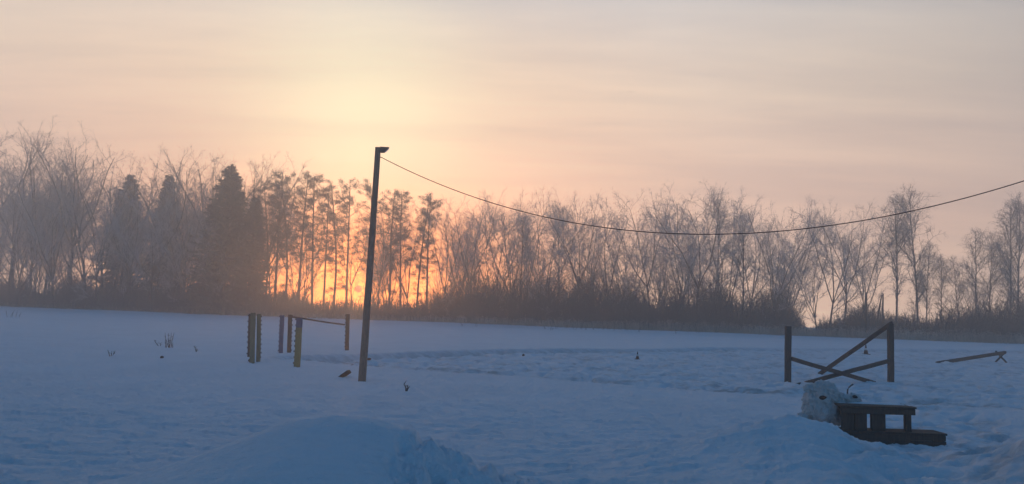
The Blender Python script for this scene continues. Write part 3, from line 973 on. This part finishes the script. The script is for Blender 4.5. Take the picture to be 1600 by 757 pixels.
# ------------------------------------------------------------------ light pole and cable
def light_pole():
    base = stand(566, 596)
    top = at(591, 231, base.y+0.25)
    t = empty('light_pole', base)
    d = top-base
    bm = timber(-d.normalized()*0.4, d, 0.15, 0.165, 3, up=(0, 1, 0), wob=0.006, n=12)
    for v in bm.verts:                         # slight taper towards the top
        f = max(0, v.co.dot(d)/d.length_squared)
        c = d*f
        v.co = c+(v.co-c)*(1.10-0.27*f)
    bm_done(bm, 'post', M['pole_wood'], t)
    # floodlight with a slanted face bolted to the top, pointing right
    u = Vector((1, 0.15, 0)).normalized(); w = Vector((-0.15, 1, 0)).normalized()
    bm = bmesh.new()
    o0 = d+Vector((0.045, 0, -0.02))
    prof = [(0.0, -0.10), (0.11, -0.10), (0.235, 0.035), (0.0, 0.035)]
    vs_ = []
    for s in (-0.07, 0.07):
        vs_.append([bm.verts.new(o0+u*a+Vector((0, 0, b))+w*s) for a, b in prof])
    bm.faces.new(vs_[0]); bm.faces.new(list(reversed(vs_[1])))
    for k in range(4):
        bm.faces.new((vs_[0][k], vs_[0][(k+1) % 4], vs_[1][(k+1) % 4], vs_[1][k]))
    lh = bm_done(bm, 'lamp_head', M['lamp_metal'], t, bevel=0.006)
    bm = bmesh.new()
    nrm = (u*0.135+Vector((0, 0, -0.125))).normalized()
    c = o0+u*0.175+Vector((0, 0, -0.036))+nrm*0.006
    q = (u*0.125+Vector((0, 0, 0.135))).normalized()
    vv = [bm.verts.new(c+q*a+w*b+nrm*0.002) for a, b in ((-.065, -.055), (.065, -.055), (.065, .055), (-.065, .055))]
    vv2 = [bm.verts.new(v.co-nrm*0.008) for v in vv]
    bm.faces.new(vv); bm.faces.new(list(reversed(vv2)))
    for k in range(4):
        bm.faces.new((vv[k], vv[(k+1) % 4], vv2[(k+1) % 4], vv2[k]))
    bm_done(bm, 'lamp_glass', M['cone_white'], lh)
    # hook that holds the cable
    hk = at(595.5, 246, base.y+0.24)-base
    bm = bmesh.new()
    tube_into(bm, [hk+Vector((-0.10, 0, 0.0)), hk+Vector((-0.03, 0, 0.0)), hk], [0.010, 0.010, 0.016], 6)
    bm_done(bm, 'hook', M['metal'], t, True)
    tag(t, 'tall leaning square wooden light pole with a wedge-shaped lamp at its top', 'light pole')
    return base, hk+base
pbase, hook = light_pole()
def cable():
    A = hook
    Mid, B = at(1090, 365.5, 15.6), at(1600, 283, 13.6)
    Lb = Vector((B.x-A.x, B.y-A.y)).length
    tm = Vector((Mid.x-A.x, Mid.y-A.y)).length/Lb
    # parabola z = A.z + b t + c t^2 through Mid and B
    zm, zb = Mid.z-A.z, B.z-A.z
    c = (zm-zb*tm)/(tm*tm-tm); b = zb-c
    pts = []
    for i in range(90):
        t = 1.45*i/89
        pts.append(Vector((A.x+(B.x-A.x)*t, A.y+(B.y-A.y)*t, A.z+b*t+c*t*t))-A)
    bm = bmesh.new()
    tube_into(bm, pts, 0.0105, 6)
    o = bm_done(bm, 'overhead_cable', M['rubber'], None, True)
    o.location = A
    tag(o, 'thin dark cable sagging from the light pole across the sky to the right', 'cable')
cable()
# broken board end sticking out beside the pole
def stub():
    g = stand(538, 590)
    bm = timber((-0.20, 0.05, -0.10), (0.13, -0.03, 0.13), 0.15, 0.09, 8, wob=0.006)
    o = bm_done(bm, 'board_stub', M['clod']); o.location = g
    tag(o, 'broken board end tilting out of the snow left of the light pole', 'board')
stub()

# ------------------------------------------------------------------ jump posts on the left
def jump_post(px_b, py_b, px_t, py_t, width, mat, label, pegs=0, peg_n=9, name='jump_post', band=None, thick=None):
    g = stand(px_b, py_b)
    top = at(px_t, py_t, g.y)
    d = top-g
    t = empty(name, g)
    th = thick or width*0.7
    def piece(f0, f1, m, nm):
        bm = timber(d*f0 if f0 > 0 else -d.normalized()*0.25, d*f1, width, th, int(px_b), up=(0, 1, 0), wob=0.003)
        return bm_done(bm, nm, m, t)
    if band:
        f, m2 = band
        piece(0, f, M[mat], 'post')
        piece(f, 1, M[m2], 'post_top')
    else:
        piece(0, 1, M[mat], 'post')
    if pegs:
        side = d.cross(Vector((0, 1, 0))).normalized()
        if side.x*pegs < 0: side = -side
        me = None
        for k in range(peg_n):
            f = 0.08+0.88*k/(peg_n-1)
            if me is None:
                bm = bmesh.new()
                tube_into(bm, [Vector((-0.02, 0, 0)), Vector((0.018, 0, 0)), Vector((0.022, 0, 0)), Vector((0.036, 0, 0))], [0.020, 0.020, 0.027, 0.025], 8)
                o = bm_done(bm, 'peg', M['metal'], t)
                me = o.data
            else:
                o = link('peg', me, None, t)
            o.location = d*(f+0.012*math.sin(k*7.3+px_b))+side*(width/2-0.006*(1+math.sin(k*3.1+px_b)))
            if side.x < 0: o.rotation_euler = (0, 0, math.pi)
    tag(t, label, 'jump post', 'wooden jump posts on the left')
    return g, top
jump_post(389.2, 558, 391.2, 491, 0.10, 'dark_wood', 'thin dark jump post half hidden behind the greenish post', -1, 8)
jump_post(393.8, 567, 395.6, 489, 0.14, 'green_paint', 'greenish jump post at the left end, beside its peg-sided twin')
jump_post(403.6, 565.5, 404.6, 491, 0.115, 'green_paint', 'olive jump post with pegs on its right edge, second from the left end', 1, 10)
jump_post(438.5, 552.5, 441, 493, 0.14, 'blue_paint', 'bluish grey jump post in the middle of the left group', -1, 9)
P5 = jump_post(451.5, 551.5, 453.5, 492, 0.14, 'brown_wood', 'dark brown jump post with pegs on its right edge, carrying the thin rail', 1, 9)
jump_post(464, 573, 468, 497, 0.165, 'yellow_paint', 'yellow jump post with a bluish top, nearest of the left group', -1, 9, band=(0.80, 'blue_paint'))
P7 = jump_post(542, 547, 543.5, 491, 0.15, 'brown_wood', 'lone brown jump post with pegs, nearest to the light pole', -1, 9)

def rail(a, b, r, mat, label, name='jump_rail', group=None, square=False, seed=1):
    a, b = Vector(a), Vector(b)
    d = b-a
    if square:
        bm = timber((0, 0, 0), d, r*1.5, r*2, seed, wob=0.005, n=9)
    else:
        bm = bmesh.new()
        tube_into(bm, [d*f+Vector((0, 0, 0.01*math.sin(f*5+seed))) for f in np.linspace(0, 1, 9)], r, 10)
    o = bm_done(bm, name, M[mat], None, not square)
    o.location = a
    return tag(o, label, 'rail', group)
a5 = at(456, 496, P5[0].y-0.08); b7 = at(538.5, 507.5, P7[0].y-0.08)
rail(a5, b7, 0.032, 'dark_wood', 'thin rail sloping between the dark brown post and the lone post')

# ------------------------------------------------------------------ jump with crossed rails on the right
rg = 'rails of the crossed jump'
Q1 = stand(1231, 598)
def big_post(px, pyb, pxt, pyt, label):
    g = stand(px, pyb)
    top = at(pxt, pyt, g.y)
    d = top-g
    t = empty('jump_post', g)
    bm_done(timber(-d.normalized()*0.3, d, 0.165, 0.14, int(px), up=(0, 1, 0), wob=0.004), 'post', M['brown_wood'], t)
    for f in (0.42, 0.80):
        bm = bmesh.new()
        tube_into(bm, [d*f+Vector((-0.105, 0, 0)), d*f+Vector((0.105, 0, 0))], 0.013, 6)
        bm_done(bm, 'cup_bolt', M['metal'], t)
    return tag(t, label, 'jump post', 'posts of the crossed-rail jump'), g
_, G1 = big_post(1231, 598, 1231.5, 510, 'left upright post of the crossed-rail jump')
_, G2 = big_post(1392, 598, 1391, 506, 'right upright post of the crossed-rail jump, with a rail leaning on its top')
yA = G1.y-0.02
rail(at(1237, 561, G1.y-0.13), stand(1371, 598)+Vector((0, 0, -0.03)), 0.058, 'brown_wood', 'jump rail running from the left post down to the right, front of the cross', square=True, seed=2)
rail(at(1390, 564, G2.y-0.02-0.13), stand(1248, 599)+Vector((0, 0.24, -0.03)), 0.058, 'brown_wood', 'jump rail running from the right post down to the left, lower arm of the cross', square=True, seed=3)
rail(at(1394, 505, G2.y+0.09), stand(1280, 585)+Vector((0, 0, -0.02)), 0.06, 'brown_wood', 'steep jump rail leaning on top of the right post, behind the cross', square=True, seed=4)

# ------------------------------------------------------------------ cones and the ground pole
def cone(px, py, hpx, label):
    g = stand(px, py)
    h = hpx*g.y/FPX
    t = empty('training_cone', g)
    s = h/0.46
    bm = bmesh.new()
    box_into(bm, (0, 0, 0.012*s), (0.30*s, 0.30*s, 0.035*s))
    bm_done(bm, 'base', M['rubber'], t, bevel=0.006*s)
    def frus(z0, z1, r0, r1, nm, m):
        bm = bmesh.new()
        tube_into(bm, [(0, 0, z0*s), (0, 0, z1*s)], [r0*s, r1*s], 20)
        return bm_done(bm, nm, m, t, True)
    frus(0.03, 0.20, 0.105, 0.068, 'cone_body', M['cone_dark'])
    frus(0.20, 0.30, 0.070, 0.047, 'white_stripe', M['cone_white'])
    frus(0.30, 0.46, 0.045, 0.022, 'cone_tip', M['cone_dark'])
    tag(t, label, 'cone', 'training cones on the track')
cone(1353, 554, 15, 'striped cone seen through the leaning rails of the right jump')
cone(996, 562, 11.5, 'small striped cone alone on the trampled snow in the middle of the field')

def cavaletti():
    L, R = stand(1464, 566), stand(1564, 566)
    t = empty('ground_pole', R)
    ztop = at(1570, 550, R.y).z
    a = L-R+Vector((0, 0, -0.03)); b = Vector((0.20, 0, ztop-R.z-0.04))
    bm = bmesh.new()
    tube_into(bm, [a.lerp(b, f) for f in np.linspace(0, 1, 8)], 0.085, 10)
    bm_done(bm, 'pole', M['brown_wood'], t, True)
    hh = ztop-R.z
    for s in (-1, 1):
        bm = timber((-0.28*s, 0.08*s, -0.06), (0.24*s, -0.02*s, hh+0.02), 0.08, 0.07, 5+s)
        bm_done(bm, 'cross_leg', M['dark_wood'], t)
    tag(t, 'ground pole resting on a low cross stand at one end, far right of the field', 'ground pole')
cavaletti()

# ------------------------------------------------------------------ mounting block
def mounting_block():
    B = stand(1480, 697)                           # front right foot of the step
    t = empty('mounting_block', B, math.radians(-2))
    W = M['dark_wood']
    brnd = random.Random(31)
    def board(x0, x1, y0, y1, z0, z1, nm, bev=0.007):
        j = lambda: brnd.uniform(-.004, .004)
        lo, hi = Vector((x0+j(), y0, z0)), Vector((x1+j(), y1, z1))
        bm = bmesh.new()
        box_into(bm, (lo+hi)/2, hi-lo, Matrix.Rotation(brnd.uniform(-.006, .006), 3, 'Y'))
        return bm_done(bm, nm, W, t, bevel=bev)
    # low step: boards in front, planks on top
    board(-1.50, 0.0, 0.012, 0.05, -0.06, 0.085, 'step_board')
    board(-1.50, -0.004, 0.014, 0.052, 0.088, 0.172, 'step_board')
    board(-1.50, 0.008, 0.0, 0.19, 0.176, 0.206, 'step_tread')
    board(-1.50, 0.004, 0.196, 0.40, 0.176, 0.205, 'step_tread')
    board(-0.045, -0.008, 0.055, 0.39, -0.06, 0.172, 'step_end')
    # platform on legs
    board(-1.58, -0.435, 0.055, 0.095, 0.462, 0.556, 'apron_board')
    board(-1.59, -0.425, 0.04, 0.20, 0.560, 0.588, 'platform_board', 0.005)
    board(-1.59, -0.428, 0.206, 0.36, 0.560, 0.587, 'platform_board', 0.005)
    board(-1.585, -0.430, 0.366, 0.52, 0.560, 0.589, 'platform_board', 0.005)
    board(-0.478, -0.440, 0.10, 0.50, 0.465, 0.556, 'apron_end')
    board(-1.55, -1.355, 0.10, 0.135, -0.06, 0.556, 'side_panel')
    board(-1.348, -1.155, 0.102, 0.138, -0.06, 0.555, 'side_panel')
    board(-1.09, -0.88, 0.10, 0.17, 0.20, 0.556, 'leg')
    board(-0.575, -0.482, 0.10, 0.17, 0.20, 0.556, 'leg')
    board(-0.80, -0.72, 0.43, 0.50, -0.05, 0.556, 'leg')
    board(-1.27, -1.18, 0.43, 0.50, -0.05, 0.556, 'leg')
    # thin skin of drifted snow left along the back of the platform
    nx, ny = 40, 8
    gx, gy = np.meshgrid(np.linspace(-1.55, -0.46, nx), np.linspace(0.30, 0.51, ny), indexing='ij')
    e = np.minimum(np.minimum(gx+1.55, -0.46-gx), np.minimum(gy-0.30, 0.51-gy))
    zz = 0.016*np.clip(e/0.05, 0, 1)**0.5+0.02*fbm(gx*4, gy*6+3, 3)*np.clip(e/0.04, 0, 1)
    bm = bmesh.new()
    V = [[bm.verts.new((gx[i, j], gy[i, j], 0.586+zz[i, j])) for j in range(ny)] for i in range(nx)]
    for i in range(nx-1):
        for j in range(ny-1):
            bm.faces.new((V[i][j], V[i+1][j], V[i+1][j+1], V[i][j+1]))
    bm_done(bm, 'snow_crust', M['snow'], t, True)
    tag(t, 'dark wooden mounting block with a low step, half buried behind a snow bank', 'mounting block')
    return B, B.y
MB, MBD = mounting_block()

# ------------------------------------------------------------------ icy snow figure beside it
def snow_figure():
    D = MBD+0.55
    c0 = at(1283, 655, D)
    c0.z = gz(c0.x, D)
    t = empty('snow_figure', c0)
    k = D/FPX
    bm = bmesh.new()
    def ell(cx, cy, rx, rz, ry, dy=0.0, tilt=0.0):
        c = at(cx, cy, D+dy)-c0
        m = Matrix.Translation(c) @ Matrix.Rotation(tilt, 4, 'Y') @ Matrix.Diagonal((rx*k, ry*k, rz*k, 1))
        bmesh.ops.create_icosphere(bm, subdivisions=4, radius=1.0, matrix=m)
    ell(1287, 619, 21, 22, 23)                       # brow and skull
    ell(1284, 640, 25, 20, 24)                       # cheek and chest
    ell(1267, 609, 10, 7, 10, 0.03, 0.25)            # ear on the left
    ell(1266, 624, 9, 16, 14, 0.04)                  # shaggy ruff down the left side
    ell(1263, 641, 9, 15, 15, 0.04, 0.25)
    ell(1257, 653, 8, 7, 12, 0.0)
    ell(1316, 624, 24, 8.5, 13, 0.0, 0.05)           # muzzle pointing right
    ell(1336, 624.5, 9, 8, 11, 0.0)
    ell(1308, 648, 20, 15, 17, 0.06)                 # throat
    o = bm_done(bm, 'snow_body', M['icy_snow'], t, True)
    r = o.modifiers.new('remesh', 'REMESH'); r.mode = 'VOXEL'; r.voxel_size = 0.011; r.use_smooth_shade = True
    sm = o.modifiers.new('smooth', 'SMOOTH'); sm.iterations = 6; sm.factor = 0.5
    for nm, sc, st in (('lumps', 0.10, 0.13), ('crust', 0.035, 0.065)):
        tx = bpy.data.textures.new(nm, 'CLOUDS'); tx.noise_scale = sc; tx.noise_depth = 3
        dm = o.modifiers.new(nm, 'DISPLACE'); dm.texture = tx; dm.strength = st; dm.mid_level = 0.5
        dm.texture_coords = 'LOCAL'
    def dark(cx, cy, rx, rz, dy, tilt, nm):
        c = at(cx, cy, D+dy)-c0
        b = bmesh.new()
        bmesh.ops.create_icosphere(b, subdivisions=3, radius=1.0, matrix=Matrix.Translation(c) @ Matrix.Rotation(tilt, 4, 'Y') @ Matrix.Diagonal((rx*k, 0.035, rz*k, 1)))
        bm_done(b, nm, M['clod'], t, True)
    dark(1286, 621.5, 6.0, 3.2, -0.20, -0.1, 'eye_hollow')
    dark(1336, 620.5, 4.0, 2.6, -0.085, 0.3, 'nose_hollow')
    pts = [at(x, y, D+0.1)-c0 for x, y in ((1324, 622), (1324.2, 613), (1324.6, 609), (1326.5, 605.5), (1330, 602.5), (1333, 600.8))]
    b = bmesh.new(); tube_into(b, pts, 0.013, 8)
    bm_done(b, 'bent_rod', M['metal'], t, True)
    tag(t, 'greyish icy snow figure like an animal head with dark eye, left of the mounting block', 'snow figure')
snow_figure()

# ------------------------------------------------------------------ birds
def bird(px, py, rz, flap, label):
    depth = 190.0
    c = at(px, py, depth)
    bm = bmesh.new()
    s = 0.40
    body = [(0, -.26, 0), (0, -.12, 0.02), (0, 0.1, 0.0), (0, .30, 0)]
    tube_into(bm, [Vector(p)*s*1.2 for p in body], [0.02*s, 0.09*s, 0.08*s, 0.03*s], 8)
    for sd in (-1, 1):
        ring = []
        for x, y0, y1, z in ((0.04, -.12, .12, .02), (0.35, -.14, .08, flap*.6), (0.8, -.02, .06, flap)):
            ring.append([bm.verts.new(Vector((sd*x, y0, z))*s), bm.verts.new(Vector((sd*x, y1, z))*s), bm.verts.new(Vector((sd*x, (y0+y1)/2, z+.03))*s)])
        for a, b in zip(ring, ring[1:]):
            for i in range(3):
                bm.faces.new((a[i], a[(i+1) % 3], b[(i+1) % 3], b[i]))
        bm.faces.new(ring[-1])
    o = bm_done(bm, 'bird', M['bird'])
    o.location = c
    o.rotation_euler = (0, 0, rz)
    tag(o, label, 'bird', 'distant birds in the sky')
bird(971, 144.6, 1.2, 0.25, 'leftmost distant bird, flying apart from the other three')
bird(981.3, 144.2, 1.3, 0.1, 'distant bird second from the left of the four')
bird(986.2, 143.6, 1.1, 0.35, 'distant bird third from the left of the four')
bird(990.4, 144.0, 1.2, 0.2, 'rightmost of the four distant birds')

# ------------------------------------------------------------------ haze
HAZE_DENSITY = 0.0052
def haze():
    bm = bmesh.new()
    lo, hi = Vector((-176, -176, -4.0)), Vector((176, 176, 31.0))
    box_into(bm, (lo+hi)/2, hi-lo)
    m = bpy.data.materials.new('haze')
    m.use_nodes = True
    nt = m.node_tree
    nt.nodes.clear()
    out = nt.nodes.new('ShaderNodeOutputMaterial')
    v = nt.nodes.new('ShaderNodeVolumePrincipled')
    v.inputs['Color'].default_value = (0.97, 0.955, 0.93, 1)
    v.inputs['Density'].default_value = HAZE_DENSITY
    v.inputs['Anisotropy'].default_value = 0.75
    nt.links.new(v.outputs[0], out.inputs['Volume'])
    o = bm_done(bm, 'haze', m)
    tag(o, kind='stuff')
haze()
